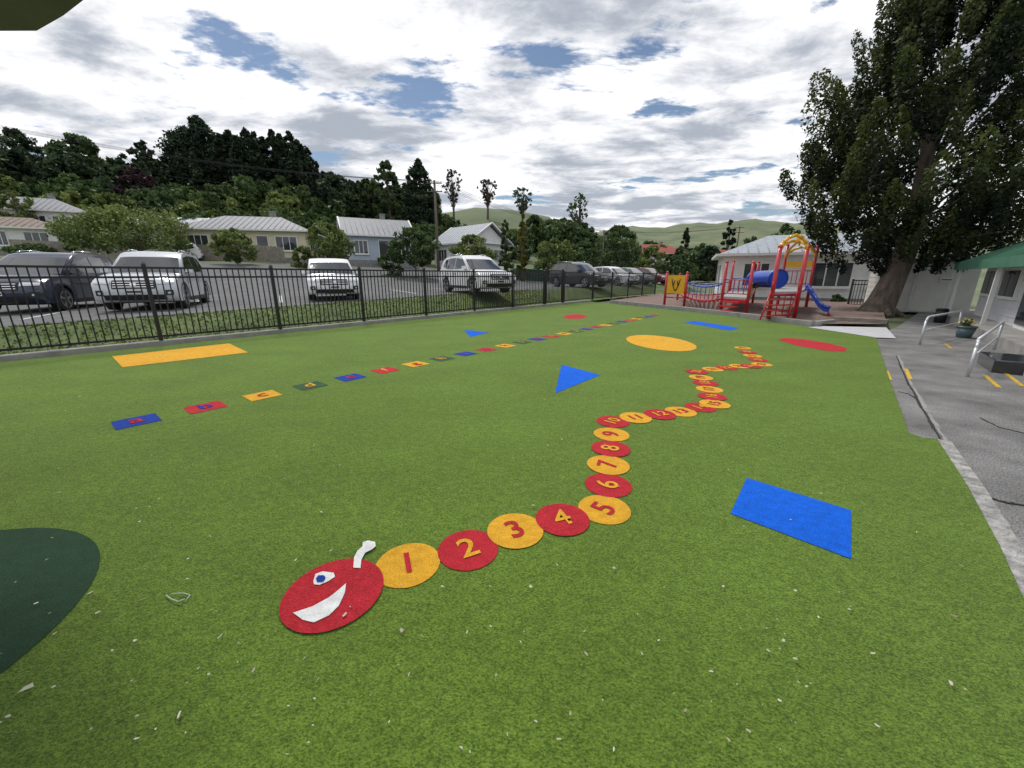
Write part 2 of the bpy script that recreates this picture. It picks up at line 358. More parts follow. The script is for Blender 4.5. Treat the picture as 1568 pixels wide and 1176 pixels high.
sheet('antenna',[P(x,y) for x,y in[(542,876),(543,860),(548,850),(556,843),(556,837),(564,834),(575,836),(576,843),(570,848),(560,853),(554,864),(553,877)]],TZ+.009,WHT,cat)
alp=empty('alphabet_tiles_marking')
for i,ch in enumerate('abcdefghijklmnopqrstuvwxyz'):
    s=.437+.5595*i; c=SN(s,5.165); hs=.165
    m,tm=[(NAVY,RED),(RED,NAVY),(YEL,RED),(TG,YEL)][i%4]
    if i%8==5: tm=YEL
    sheet('tile_'+ch,[SN(s-hs,5.165-hs),SN(s+hs,5.165-hs),SN(s+hs,5.165+hs),SN(s-hs,5.165+hs)],TZ,m,alp)
    text(ch,SN(s,5.165+.02),RZ,.27,tm,TZ+.005,alp,'letter_'+ch)
# litter
lv=[];lf=[]
for i in range(420):
    if i<300:
        x,y=random.uniform(-80,1500),random.uniform(640,1176)
    else: x,y=random.uniform(0,1300),random.uniform(540,700)
    p=P(x,y); s_,n_=toSN(p.x,p.y)
    if n_<-.7: continue
    sc=random.uniform(.35,1)**2*1.5; a=random.uniform(0,6.3); l=random.uniform(.003,.009)*sc; w=random.uniform(.0012,.0035)*sc; o=len(lv)
    ca,sa=math.cos(a),math.sin(a); k=random.uniform(-.5,.5)
    for dx,dy_ in((-l,-w),(0,-w*1.6+k*w),(l,-w*.5),(l*.9,w),(-l*.8,w)): lv.append((p.x+dx*ca-dy_*sa,p.y+dx*sa+dy_*ca,.031+random.uniform(0,.003)))
    lf.append((o,o+1,o+2,o+3,o+4))
me=bpy.data.meshes.new('leaf_litter'); me.from_pydata(lv,[],lf); me.materials.append(pm('litter',(.20,.16,.08),.8,.3,4,col2=(.72,.70,.60)))
o=bpy.data.objects.new('leaf_litter',me); scene.collection.objects.link(o)
b=B(); LI=pm('fallen_leaf',(.62,.62,.45),.6,.2,40)
q=P(41,1056,.03); b.add('l',LI,[q+Vector((-.02,-.012,0)),q+Vector((-.005,-.014,.008)),q+Vector((.016,.008,.004)),q+Vector((.006,.016,.012)),q+Vector((-.014,.004,.006))],[(0,1,2,3,4)]); b.finish('fallen_leaf')
b=B(); TW=pm('twig_pale',(.5,.6,.5),.6,.2,10)
b.tube('w',TW,[P(254,911,.025),P(262,917,.03),P(273,921,.03),P(283,917,.028)],.0022,5); b.tube('w',TW,[P(262,909,.026),P(280,908,.03),P(291,911,.03),P(284,920,.026)],.002,5); b.finish('plastic_scrap')

# ------------------------------------------------------------------ fence
BLACK=pm('black_powdercoat',(.012,.013,.016),.4,.2,10)
def fence(name,p0,p1,hgt,zb=.1,ps=2.27,pk=.115):
    b=B(); d=p1-p0; L=d.length; u=d/L; ang=math.atan2(d.y,d.x)
    n=max(1,round(L/ps)); 
    for i in range(n+1):
        q=p0+u*(L*i/n); b.box('posts',BLACK,(q.x,q.y,zb+(hgt+.05)/2),(.065,.065,hgt+.05),ang); b.box('posts',BLACK,(q.x,q.y,zb+hgt+.07),(.085,.085,.03),ang,top=.4)
    c=(p0+p1)/2
    for z in(.09,hgt-.2,hgt-.02): b.box('rails',BLACK,(c.x,c.y,zb+z),(L,.034,.04),ang)
    k=int(L/pk)
    for i in range(k+1):
        q=p0+u*(i*L/k); b.box('pickets',BLACK,(q.x,q.y,zb+.06+(hgt-.08)/2),(.021,.021,hgt-.08),ang)
    return b.finish(name)
g0=toSN(*P(845,470).xy)[0]; g1=toSN(*P(876,467).xy)[0]
nF=10.78
fence('black_metal_fence',SN(1.41-2.27*6,nF),SN(g0,nF),1.47)
fence('black_metal_gate',SN(g0+.12,nF),SN(g1-.12,nF),1.55,ps=5,pk=.11)
fence('black_metal_fence',SN(g1,nF),SN(scorn+.3,nF),1.47)
fence('black_metal_fence',SN(scorn+.3,nF),SN(scorn+9,nF-.3),1.47)
fence('black_metal_fence',Vector((at(1300,460,19).x,19)),Vector((at(1342,460,18).x,18)),1.2,zb=0)

# ------------------------------------------------------------------ cars
GLASS=pm('car_glass',(.012,.015,.018),.06,.1,2,spec=.9,coat=.6)
TYRE=pm('tyre_rubber',(.02,.02,.02),.85,.2,20); RIM=pm('alloy_rim',(.45,.46,.48),.3,.1,10,metal=.9)
TRIM=pm('black_trim',(.018,.018,.02),.5,.2,20); CHR=pm('chrome',(.7,.7,.72),.15,.05,5,metal=1)
LAMP=pm('headlamp_glass',(.6,.63,.66),.08,.15,25,spec=.9,coat=1); PLATE=pm('number_plate',(.75,.75,.75),.5,.05,10); TAIL=pm('tail_lamp',(.35,.01,.01),.2,.2,20,coat=.8)
PLT=pm('plate_text',(.03,.03,.04),.6,.1,10)
def paint(name,c): return pm('paint_'+name,c,.28,.04,3,coat=.8)
def car(name,pos,rear_az,col,H=1.68,W=1.84,L=4.5,hatch=False):
    b=B(); zs=H/1.68; ys=L/4.5
    arc=lambda cy:[(cy+.41*math.cos(t),.32+.41*math.sin(t)) for t in np.linspace(-.15,math.pi+.15,11)]
    prof=[(-2.05,.27),(-2.2,.36),(-2.25,.5),(-2.26,.72),(-2.2,.95),(-2.12,1.03),(-.5,1.02),(.95,1.04),(1.35,1.02),(1.85,.95),(2.1,.86),(2.22,.74),(2.27,.58),(2.27,.42),(2.2,.28),(2.05,.24)]+arc(1.38)+[(.85,.22),(-.85,.22)]+arc(-1.36)
    sl=[-1,-.975,-.9,-.7,-.35,0,.35,.7,.9,.975,1]
    def sk(a,y,z):
        aa=abs(a); x=a*W/2*(1-.05*max(0,(z-.62)/.42)**2)
        return (x, y*(1-.075*aa**5)*ys, (z-(.045*aa**4 if z>.8 else 0))*zs)
    n=len(prof); vs=[sk(a,*p) for a in sl for p in prof]; fs=[]
    for i in range(len(sl)-1):
        for j in range(n): fs.append((i*n+j,i*n+(j+1)%n,(i+1)*n+(j+1)%n,(i+1)*n+j))
    b.add('body',col,vs,fs,True)
    b.add('body',col,vs[:n],[tuple(range(n))]); b.add('body',col,vs[-n:],[tuple(range(n))])
    ry=-2.0 if not hatch else -1.9
    cab=[(-2.14,.97),(ry,1.3),(ry+.17,1.54),(ry+.45,1.63),(-.6,1.68),(-.1,1.665),(.18,1.61),(.36,1.52),(1.12,.99)]
    def ck(a,y,z):
        aa=abs(a); x=a*W/2*(.955-.17*max(0,min(1,(z-1)/.68)))
        return (x,(y*(1-.05*aa**4))*ys,(z-.035*aa**4*(z>1.3))*zs)
    n=len(cab); sl2=[-1,-.95,-.8,-.4,0,.4,.8,.95,1]; vs=[ck(a,*p) for a in sl2 for p in cab]; fs=[]
    for i in range(len(sl2)-1):
        for j in range(n): fs.append((i*n+j,i*n+(j+1)%n,(i+1)*n+(j+1)%n,(i+1)*n+j))
    b.add('cabin',col,vs,fs,True); b.add('cabin',col,vs[:n],[tuple(range(n))]); b.add('cabin',col,vs[-n:],[tuple(range(n))])
    def pan(part,mat,pa,pb,x0,x1,off,k=7,rows=3):
        vs=[];fs=[]
        for r in range(rows+1):
            t=r/rows; y=pa[0]+(pb[0]-pa[0])*t; z=pa[1]+(pb[1]-pa[1])*t
            for i in range(k+1):
                a=x0+(x1-x0)*i/k; v=ck(a,y,z); vs.append((v[0],v[1]+off,v[2]+abs(off)*.6))
        for r in range(rows):
            for i in range(k): fs.append((r*(k+1)+i,r*(k+1)+i+1,(r+1)*(k+1)+i+1,(r+1)*(k+1)+i))
        b.add(part,mat,vs,fs,True)
    pan('windscreen',GLASS,(.42,1.475),(1.08,1.02),-.9,.9,.012,10)
    pan('rear_window',GLASS,(ry-.005,1.28),(ry+.15,1.52),-.85,.85,-.02,10)
    for sd in(-1,1):
        for poly in([(.86,1.08),(.28,1.51),(-.4,1.585),(-.4,1.06)],[(-.47,1.06),(-.47,1.585),(-1.2,1.575),(-1.28,1.07)],[(-1.34,1.08),(-1.27,1.565),(ry+.38,1.5),(ry+.2,1.2)]):
            vs=[]
            for y,z in poly:
                v=ck(sd,y,z); vs.append((v[0]+sd*.008,v[1],v[2]))
            b.add('side_windows',GLASS,vs,[(0,1,2,3)])
        b.box('mirrors',col,(sd*(W/2+.07),.78*ys,1.1*zs),(.2,.11,.14),top=.85); b.box('mirrors',TRIM,(sd*(W/2-.02),.76*ys,1.03*zs),(.12,.06,.05))
        for y in(.88,-.43,-1.22): b.box('seams',TRIM,(sd*(W/2-.001),y*ys,.66*zs),(.008,.012,.62*zs))
        for y in(-.25,-1.05): b.box('handles',CHR,(sd*(W/2+.004),y*ys,.86*zs),(.02,.17,.025))
        b.box('cladding',TRIM,(sd*(W/2+.004),0,.27*zs),(.02,1.85*ys,.12))
        if not hatch: b.tube('roof_rails',CHR,[(sd*.62*W/1.84,.0,1.66*zs),(sd*.63*W/1.84,-.3,1.71*zs),(sd*.63*W/1.84,-1.4,1.7*zs),(sd*.62*W/1.84,-1.6,1.62*zs)],.017,6)
        for cy in(1.38,-1.36):
            vs=[];fs=[]
            for t in np.linspace(-.15,math.pi+.15,15):
                for r in(.405,.455): vs.append((sd*(W/2+.006),(cy+r*math.cos(t))*ys*.995,(.32+r*math.sin(t))*zs))
            for i in range(14): fs.append((2*i,2*i+1,2*i+3,2*i+2))
            b.add('arch_trim',TRIM,vs,fs)
            x0=sd*(W/2-.24); x1=sd*(W/2-.02)
            wy=cy*ys*.975
            b.cyl('tyres',TYRE,(x0,wy,.34),(x1,wy,.34),.34,.33,24)
            b.cyl('rims',TRIM,(x1,wy,.34),(x1+sd*.004,wy,.34),.235,.235,20)
            for k in range(5):
                t=k*2*math.pi/5+.3; c=(x1+sd*.012,wy+.12*math.cos(t),.34+.12*math.sin(t)); b.box('rims',RIM,c,(.016,.2,.06),rx=t)
            b.cyl('rims',RIM,(x1,wy,.34),(x1+sd*.02,wy,.34),.05,.05,12)
            vs=[];fs=[]
            for i in range(20):
                t=2*math.pi*i/20
                for r in(.215,.25): vs.append((x1+sd*.012,wy+r*math.cos(t),.34+r*math.sin(t)))
            for i in range(20): j=(i+1)%20; fs.append((2*i,2*i+1,2*j+1,2*j))
            b.add('rims',RIM,vs,fs)
    fz=[.24,.28,.42,.58,.74,.86,.95]; fy=[2.05,2.2,2.27,2.27,2.22,2.1,1.85]
    def fp(part,mat,a0,a1,z0,z1,off,k=6,r=3,sgn=1,skew=0):
        vs=[];fs=[]
        for q in range(r+1):
            for i in range(k+1):
                a=a0+(a1-a0)*i/k; z=z0+(z1-z0)*q/r+skew*abs(a)
                yy=np.interp(z,fz,fy) if sgn>0 else -np.interp(z,[.36,.5,.72,.95,1.03],[2.2,2.25,2.26,2.2,2.12])
                v=sk(a,yy,z); vs.append((v[0],v[1]+off*sgn,(z)*zs-(.045*abs(a)**4*zs if z>.8 else 0)))
        for q in range(r):
            for i in range(k): fs.append((q*(k+1)+i,q*(k+1)+i+1,(q+1)*(k+1)+i+1,(q+1)*(k+1)+i))
        b.add(part,mat,vs,fs,True)
    fp('grille',TRIM,-.5,.5,.6,.82,.012,10)
    for z in(.64,.70,.76): fp('grille_bars',CHR,-.47,.47,z,z+.018,.026,10,1)
    fp('intake',TRIM,-.72,.72,.3,.44,.012,10)
    fp('skid_plate',CHR,-.4,.4,.27,.3,.018,6,1)
    fp('plate',PLATE,-.2,.2,.47,.57,.028,2,1); fp('plate',PLT,-.16,.16,.495,.545,.034,2,1)
    fp('badge',CHR,-.07,.07,.68,.75,.04,2,1)
    for sd in(-1,1):
        fp('headlamps',LAMP,sd*.54,sd*.93,.69,.79,.014,6,3,skew=.04)
        fp('fog_lamps',TRIM,sd*.72,sd*.9,.42,.56,.013,3,2); fp('fog_lamps',LAMP,sd*.77,sd*.84,.46,.51,.02,2,1)
        fp('tail_lamps',TAIL,sd*.6,sd*.95,.78,.93,.014,4,2,-1)
    fp('rear_plate',PLATE,-.22,.22,.66,.77,.02,2,1,-1); fp('rear_trim',TRIM,-.85,.85,.38,.5,.014,8,1,-1)
    b.box('underbody',TRIM,(0,0,.3),(W*.8,L*.86,.16))
    b.box('wipers',TRIM,(.25,.98*ys,1.075*zs),(.6,.02,.015),rz=.1,rx=-.6); b.box('wipers',TRIM,(-.35,.98*ys,1.075*zs),(.5,.02,.015),rz=.1,rx=-.6)
    a=math.radians(rear_az); rd=Vector((math.sin(a),math.cos(a),0)); fwd=-rd
    M=Matrix.Translation(pos)@Matrix.Rotation(math.atan2(fwd.y,fwd.x)-math.pi/2,4,'Z')
    return b.finish(name,M)
def car_at(name,x,Y,rear_az,col,**k):
    X=(x-CX)/F*Y/1.03; s,n=toSN(X,Y); return car(name,Vector((X,Y,float(zc(s,n))+.014)),rear_az,col,**k)
NV=paint('navy',(.010,.018,.045)); SIL=paint('silver',(.58,.60,.64)); WH=paint('white',(.82,.83,.84)); DG=paint('dark_grey',(.03,.033,.04)); RD=paint('maroon',(.15,.02,.02)); GR=paint('grey',(.12,.13,.14))
car_at('parked_suv',84,12.9,-20,NV,H=1.74,W=1.88,L=4.6)
car_at('parked_suv',247,13.2,-26,SIL,H=1.74,W=1.86)
car_at('parked_hatchback',508,16.3,-27,WH,H=1.56,W=1.76,L=4.1,hatch=True)
car_at('parked_suv',728,19.3,-34,WH,H=1.70)
car_at('parked_suv',886,28,-38,DG,H=1.66)
car_at('parked_car',936,33,-38,WH,H=1.5,W=1.76,L=4.3,hatch=True)
car_at('parked_car',962,36,-38,GR,H=1.48,W=1.76,L=4.3,hatch=True)
car_at('parked_car',990,38.5,-38,RD,H=1.5,W=1.76,L=4.3,hatch=True)
car_at('parked_car',278,37,60,WH,H=1.6,W=1.76,L=4.3)
WP=pm('white_line_paint',(.6,.6,.6),.7,.2,30)
pl=B(); a=math.radians(-30); rd=Vector((math.sin(a),math.cos(a)))
for k in range(-5,11):
    s0=-.2+k*2.95; c=SN(s0,15.3); c2=Vector((c.x,c.y))+rd*2.5
    for h_ in(-1.25,1.25):
        cc2=c2+rd*h_
        p_a=cc2-rd*1.25;p_b=cc2+rd*1.25; nx=Vector((rd.y,-rd.x))*.05
        vs=[]
        for q in(p_a-nx,p_a+nx,p_b+nx,p_b-nx):
            sq,nq=toSN(q.x,q.y); vs.append((q.x,q.y,float(zc(sq,nq))+.018))
        pl.add('l',WP,vs,[(0,1,2,3)])
pl.finish('parking_bay_lines')

# ------------------------------------------------------------------ houses
WINF=pm('window_frame_white',(.75,.75,.73),.5,.05,5); WGL=pm('window_glass',(.035,.045,.055),.05,.3,1.5,spec=.8)
def board(name,c): return pm(name,c,.7,.08,4,.0)
CREAM=board('cream_weatherboard',(.66,.61,.45)); WALLW=board('white_weatherboard',(.76,.77,.76)); BLG=board('bluegrey_weatherboard',(.42,.49,.58)); GREYR=pm('grey_roof',(.22,.23,.25),.6,.15,3,.3,30); 
GREYR2=pm('light_roof',(.36,.39,.43),.5,.12,3,.3,30); GRNR=pm('green_roof',(.07,.20,.13),.55,.15,3,.2,20); FOUND=pm('foundation',(.25,.25,.24),.9,.2,4); RUST=pm('red_roof',(.30,.07,.05),.7,.2,3); BRN=pm('brown_roof',(.20,.15,.12),.7,.15,3)
def house(name,x,Y,w,d,wh,rh,yaw,wall,roof,hip=True,wins=((-.3,1.4),(.0,1.0),(.32,1.6)),door=.15,zo=0,base=None,chim=True,oh=.45):
    b=B(); X=(x-CX)/F*Y/1.05; z=gz(X,Y)+zo if base is None else base
    b.box('walls',wall,(0,0,wh/2+.25),(w,d,wh)); b.box('foundation',FOUND,(0,0,-.3),(w+.04,d+.04,1.2))
    for i in range(int(wh/.2)-1): b.box('boards',wall,(0,0,.5+i*.2),(w+.035,d+.035,.012))
    W2=w/2+oh;D2=d/2+oh;z0=wh+.2;z1=rh
    if hip: R=[(-W2+D2*.85,0,z1),(W2-D2*.85,0,z1)]
    else: R=[(-W2,0,z1),(W2,0,z1)]
    vs=[(-W2,-D2,z0),(W2,-D2,z0),(W2,D2,z0),(-W2,D2,z0)]+R
    b.add('roof',roof,vs,[(0,1,5,4),(2,3,4,5),(1,2,5),(3,0,4)] if hip else [(0,1,5,4),(2,3,4,5)])
    nr=int(2*W2/.5)
    for i in range(1,nr):
        xx=-W2+i*2*W2/nr
        yt=0 if not hip else max(0,(abs(xx)-(W2-D2*.85))/(D2*.85)*D2)
        zt=z1-(z1-z0)*yt/D2
        if D2-yt>.4: b.tube('roof_ribs',roof,[(xx,-D2,z0+.02),(xx,-yt,zt+.02)],.022,4)
    b.add('soffit',WINF,[(-W2,-D2,z0-.01),(W2,-D2,z0-.01),(W2,D2,z0-.01),(-W2,D2,z0-.01)],[(0,1,2,3)])
    b.box('gutter',WINF,(0,-D2-.05,z0-.04),(2*W2,.1,.14)); b.box('gutter',WINF,(0,D2+.05,z0-.04),(2*W2,.1,.14))
    if hip:
        b.box('gutter',WINF,(-W2-.05,0,z0-.04),(.1,2*D2,.14)); b.box('gutter',WINF,(W2+.05,0,z0-.04),(.1,2*D2,.14))
    else:
        for sx in(-1,1):
            b.add('gables',wall,[(sx*(w/2+.004),-d/2,wh+.2),(sx*(w/2+.004),d/2,wh+.2),(sx*(w/2+.004),0,z1-.25)],[(0,1,2)])
            for sy in(-1,1): b.tube('bargeboards',WINF,[(sx*(W2+.03),sy*D2,z0),(sx*(W2+.03),0,z1)],.09,4)
    def win(cx,cy,ww,hh,zc_,ax):
        if ax=='y':
            sg=-1 if cy<0 else 1
            b.box('windows',WINF,(cx,cy+sg*.02,zc_),(ww+.2,.07,hh+.2)); b.box('windows',WGL,(cx,cy+sg*.05,zc_),(ww,.03,hh))
            for k in (-1,1): b.box('windows',WINF,(cx+k*ww/6,cy+sg*.07,zc_),(.06,.03,hh))
            b.box('sills',WINF,(cx,cy+sg*.08,zc_-hh/2-.13),(ww+.3,.12,.05))
        else:
            sg=-1 if cx<0 else 1
            b.box('windows',WINF,(cx+sg*.02,cy,zc_),(.07,ww+.2,hh+.2)); b.box('windows',WGL,(cx+sg*.05,cy,zc_),(.03,ww,hh)); b.box('windows',WINF,(cx+sg*.07,cy,zc_),(.03,.05,hh))
    for f,ww in wins: win(f*w,-d/2,ww,1.2,wh*.62,'y')
    for f in(-.22,.22): win(-w/2,f*d,1.3,1.15,wh*.62,'x'); win(w/2,f*d,1.3,1.15,wh*.62,'x')
    if door is not None:
        b.box('door_frame',WINF,(door*w,-d/2-.01,1.28),(1.06,.06,2.12)); b.box('door',DG,(door*w,-d/2-.03,1.25),(.9,.08,2.0)); b.box('doorstep',FOUND,(door*w,-d/2-.5,.15),(1.4,1,.3))
    if chim: b.box('chimney',FOUND,(w*.15,.6,rh+.1),(.5,.5,.9)); b.box('chimney',FOUND,(w*.15,.6,rh+.58),(.6,.6,.08))
    M=Matrix.Translation((X,Y,z))@Matrix.Rotation(yaw,4,'Z')
    return b.finish(name,M)
house('cream_house',398,43,11.0,7,2.6,4.4,.22,CREAM,GREYR,zo=-.1,wins=((-.34,1.6),(-.12,1.0),(.34,1.8)))
house('blue_grey_house',578,46,6.4,6,2.5,4.7,.45,BLG,GREYR,hip=False,wins=((-.3,1.2),(.36,1.2)),door=.05)
house('white_gabled_house',722,49,6.2,6,2.6,5.0,-.75,WALLW,GREYR2,hip=False,wins=((-.25,1.4),(.25,1.4)),chim=False)
house('white_house',78,50,9,6.5,2.6,4.5,.45,WALLW,GREYR,zo=.7,wins=((-.36,1.5),(-.12,1.5),(.12,1.5),(.36,1.5)),door=None)
house('white_house',35,43,8,6,2.2,3.6,.5,WALLW,BRN,zo=-.2,chim=False,door=None)
house('cottage',272,50,7,6,2.5,4.3,.35,BLG,GREYR2,zo=-.3,chim=False,hip=False)
house('red_roofed_house',1085,85,13,8,2.6,5,.0,CREAM,RUST,zo=1)
house('red_roofed_house',1000,95,12,8,2.6,5,.0,WALLW,RUST,zo=1)
house('school_classroom_block',1240,25,9.6,6,2.5,3.9,-.42,WALLW,GREYR2,hip=True,base=-.1,wins=((-.32,1.2),(.05,1.7),(.3,1.5)),door=None,chim=False,oh=.35)
WOODF=pm('weathered_timber',(.26,.24,.20),.9,.3,4,.3,40)
b=B(); 
for k in range(150):
    t=k/149; x=25+t*410; Y=40-t*3; p=at(x,400,Y); z=gz(p.x,Y); b.box('boards',WOODF,(p.x,Y,z+.75),(.2,.025,1.4+.05*math.sin(k*3)),.1)
for zz in(.4,1.1): b.tube('rails',WOODF,[(at(25+41*i,400,40.05-.3*i).x,40.05-.3*i,gz(at(25+41*i,400,40.05-.3*i).x,40.05-.3*i)+zz) for i in range(11)],.04,5)
b.finish('timber_fence')
b=B()
for k in range(40):
    t=k/39; x=790+t*60; Y=44; p=at(x,400,Y); z=gz(p.x,Y); b.box('boards',GRNR,(p.x,Y,z+.65),(.15,.03,1.3))
b.box('rails',GRNR,(at(820,400,44).x,44.05,gz(at(820,400,44).x,44)+.9),(4.6,.05,.08)); b.finish('green_fence')

# ------------------------------------------------------------------ right building
SB=B(); th=RZ
def sbx(part,mat,s0,s1,n0,n1,z0,z1): SB.box(part,mat,SN((s0+s1)/2,(n0+n1)/2,(z0+z1)/2),(s1-s0,abs(n1-n0),z1-z0),th)
LW=pm('pale_wall',(.62,.63,.65),.7,.06,3)
sbx('walls',LW,6,19.4,-8.2,-3.35,-.1,1.9)
for k in range(9): sbx('boards',LW,6,19.42,-8.22,-3.335,.2+k*.19,.212+k*.19)
RE=-2.75; RR=-5.8
ro=[(5.6,RE,1.80),(20.0,RE,1.80),(20.0,RR,3.25),(5.6,RR,3.25),(5.6,-8.8,1.80),(20.0,-8.8,1.80)]
vs=[SN(*r) for r in ro]; SB.add('roof',GRNR,vs,[(0,1,2,3),(3,2,5,4)])
vs2=[v-Vector((0,0,.05)) for v in vs]; SB.add('soffit',LW,vs2,[(0,1,2,3),(3,2,5,4)])
SB.add('gable',LW,[SN(19.41,-8.2,1.85),SN(19.41,-3.35,1.85),SN(19.41,RR,2.95)],[(0,1,2)])
sbx('fascia',GRNR,5.6,20.0,RE+.0,RE+.05,1.58,1.82)
for s in np.arange(6,20.0,.35): SB.tube('roof_ribs',GRNR,[SN(s,RE,1.82),SN(s,RR,3.27)],.018,4)
for s0,s1 in((8,9.6),(10.2,12.6),(13.2,15.0)):
    sbx('door_frames',WINF,s0,s1,-3.35,-3.27,.2,1.75)
    m_=(s0+s1)/2
    for a0,a1 in((s0+.07,m_-.04),(m_+.04,s1-.07)):
        sbx('glass_doors',WGL,a0,a1,-3.27,-3.25,.3,1.3); sbx('glass_doors',WGL,a0,a1,-3.27,-3.25,1.36,1.68)
for s0 in(15.7,17.6): sbx('window_frames',WINF,s0,s0+1.4,-3.35,-3.28,.8,1.6); sbx('windows',WGL,s0+.08,s0+.68,-3.28,-3.26,.88,1.52); sbx('windows',WGL,s0+.74,s0+1.32,-3.28,-3.26,.88,1.52)
for s in(9.9,15.3,19.8): sbx('veranda_posts',WINF,s-.04,s+.04,-2.88,-2.8,.1,1.75)
sbx('veranda_floor',CONC,8,20.0,-3.35,-2.6,-.1,.2)
sbx('steps',CONC,8.3,10.2,-2.6,-2.2,-.1,.11)
SB.finish('school_building')
b=B(); PW=pm('rail_galvanised',(.60,.62,.65),.4,.1,10,metal=.4)
r0=P(1481,577); sA,nA=toSN(r0.x,r0.y)
b.tube('rail',PW,[SN(sA,nA,0),SN(sA,nA,.42),SN(sA+.05,nA-.01,.49),SN(sA+.14,nA-.02,.52),SN(sA+2.6,nA-.7,.60),SN(sA+2.6,nA-.7,.1)],.02,8)
b.tube('rail',PW,[SN(sA+.05,nA,.28),SN(sA+2.6,nA-.7,.34)],.012,8)
b.finish('handrail')
b=B(); q=P(1408,528); sA,nA=toSN(q.x,q.y)
b.tube('rail',PW,[SN(sA,nA,0),SN(sA,nA,.5),SN(sA+.06,nA-.02,.56),SN(sA+.15,nA-.05,.58),SN(sA+2.2,nA-.8,.6),SN(sA+2.3,nA-.85,.0)],.02,8)
b.tube('rail',PW,[SN(sA,nA,.3),SN(sA+2.25,nA-.82,.33)],.014,8); b.finish('handrail')
b=B(); st=P(1527,568); s_,n_=toSN(st.x,st.y)
b.box('s',DG,SN(s_+.25,n_-.25,.09),(.9,.7,.2),th); b.finish('doorstep',bevel=.015)
b=B(); q=P(1475,517); POT=pm('glazed_pot',(.10,.16,.18),.3,.2,8)
b.cyl('pot',POT,q,q+Vector((0,0,.24)),.12,.17,18); b.cyl('pot',POT,q+Vector((0,0,.24)),q+Vector((0,0,.27)),.185,.185,18); b.cyl('soil',BARK,q+Vector((0,0,.26)),q+Vector((0,0,.275)),.165,.165,18)
PK=pm('flower_yellow',(.7,.5,.1),.6,.3,40); ST=pm('stem_green',(.08,.14,.04),.6,.3,40)
for i in range(30):
    a=random.uniform(0,6.3); r=random.uniform(0,.15); e=q+Vector((r*math.cos(a),r*math.sin(a),.32+random.uniform(0,.12))); b.tube('stems',ST,[q+Vector((r*.5*math.cos(a),r*.5*math.sin(a),.27)),e],.006,4)
    b.ball('flowers',PK if i%3==0 else ST,e,.022,5)
b.finish('flower_planter')
# garden shed
b=B(); c=at(1417,470,15.6); yw=-.45
def shp(part,mat,dx,dy,dz,sx,sy,sz): 
    M=Matrix.Rotation(yw,3,'Z'); v=M@Vector((dx,dy,0)); b.box(part,mat,(c.x+v.x,c.y+v.y,dz),(sx,sy,sz),yw)
CRW=pm('cream_white_wall',(.66,.66,.60),.7,.07,3)
shp('walls',CRW,0,1.2,.95,2.5,2.4,1.9)
for k in range(9): shp('boards',CRW,0,1.2,.15+k*.2,2.53,2.43,.012)
shp('roof',GREYR2,0,1.15,1.97,2.8,2.8,.09)
shp('door_frame',WINF,.0,-.01,.88,1.08,.05,1.7); shp('door',CRW,.0,-.03,.85,.95,.05,1.6)
shp('sign',WINF,.35,-.07,1.25,.35,.03,.2); shp('sign',DARK,.35,-.09,1.25,.28,.02,.03)
b.finish('garden_shed')
b=B(); c2=P(1438,494); b.cyl('bin',TRIM,c2,c2+Vector((0,0,.38)),.13,.15,14); b.cyl('lid',TRIM,c2+Vector((0,0,.38)),c2+Vector((0,0,.43)),.165,.12,14); b.finish('rubbish_bin')

# ------------------------------------------------------------------ near building eave
b=B(); SOF=pm('eave_soffit',(.15,.14,.15),.8,.1,4); GUT=pm('eave_gutter',(.42,.40,.41),.5,.1,4)
ep=[(-6,2.62),(-2.62,2.60),(-2.33,2.47),(-2.06,2.33),(-1.5,1.3),(-1.5,-3),(-6,-3)]
b.prism('eave',SOF,ep,2.7,2.8)
for a_,c_ in zip(ep[:5],ep[1:6]):
    b.tube('gutter',GUT,[(a_[0],a_[1],2.77),(c_[0],c_[1],2.77)],.04,8)
b.prism('roof',GREYR,[(x*1.0,y) for x,y in ep],2.82,2.9)
b.box('wall',WALLW,(-3.8,-1.06,1.3),(4.4,3.84,2.8))
b.finish('near_building')

# ------------------------------------------------------------------ playground
BARKC=pm('bark_chips',(.16,.10,.08),.95,0,9,1,60,col2=(.36,.27,.23),detail=7,dist=.04)
pgp=[P(938,462),P(1245,499),P(1262,500.5),P(1357,501),P(1352,480),at(1330,458,22),at(1010,448,30)]
sheet('bark_play_surface',pgp,.09,BARKC)
b=B()
kp=[P(936,463.8),P(1100,482),P(1245,500.5),P(1275,497)]
for a_,c_ in zip(kp[:-1],kp[1:]):
    d=c_-a_; m_=(a_+c_)/2; b.box('k',CONC,(m_.x,m_.y,.07),(d.length,.16,.17),math.atan2(d.y,d.x))
kp=[P(1275,495),P(1357,500.5)]
d=kp[1]-kp[0]; m_=(kp[0]+kp[1])/2; b.box('k',WOODF,(m_.x,m_.y,.1),(d.length,.16,.2),math.atan2(d.y,d.x))
b.finish('playground_kerb')
PR=pm('play_red',(.50,.02,.03),.35,.08,4,coat=.3); PY=pm('play_yellow',(.80,.42,.02),.4,.08,4,coat=.3); PB=pm('play_blue',(.01,.06,.42),.35,.08,4,coat=.3); PS=pm('play_grey_deck',(.35,.35,.36),.6,.1,20)
b=B()
def base(x,yb): return P(x,yb,.09)
def post(x,yt,yb,mat=PR,r=.055):
    q=base(x,yb); t=at(x,yt,q.y); b.cyl('posts',mat,q,Vector((q.x,q.y,t.z)),r,r,12); b.ball('posts',mat,(q.x,q.y,t.z),r*1.15,8); return q,t.z
def lift(q,z): return Vector((q.x,q.y,z))
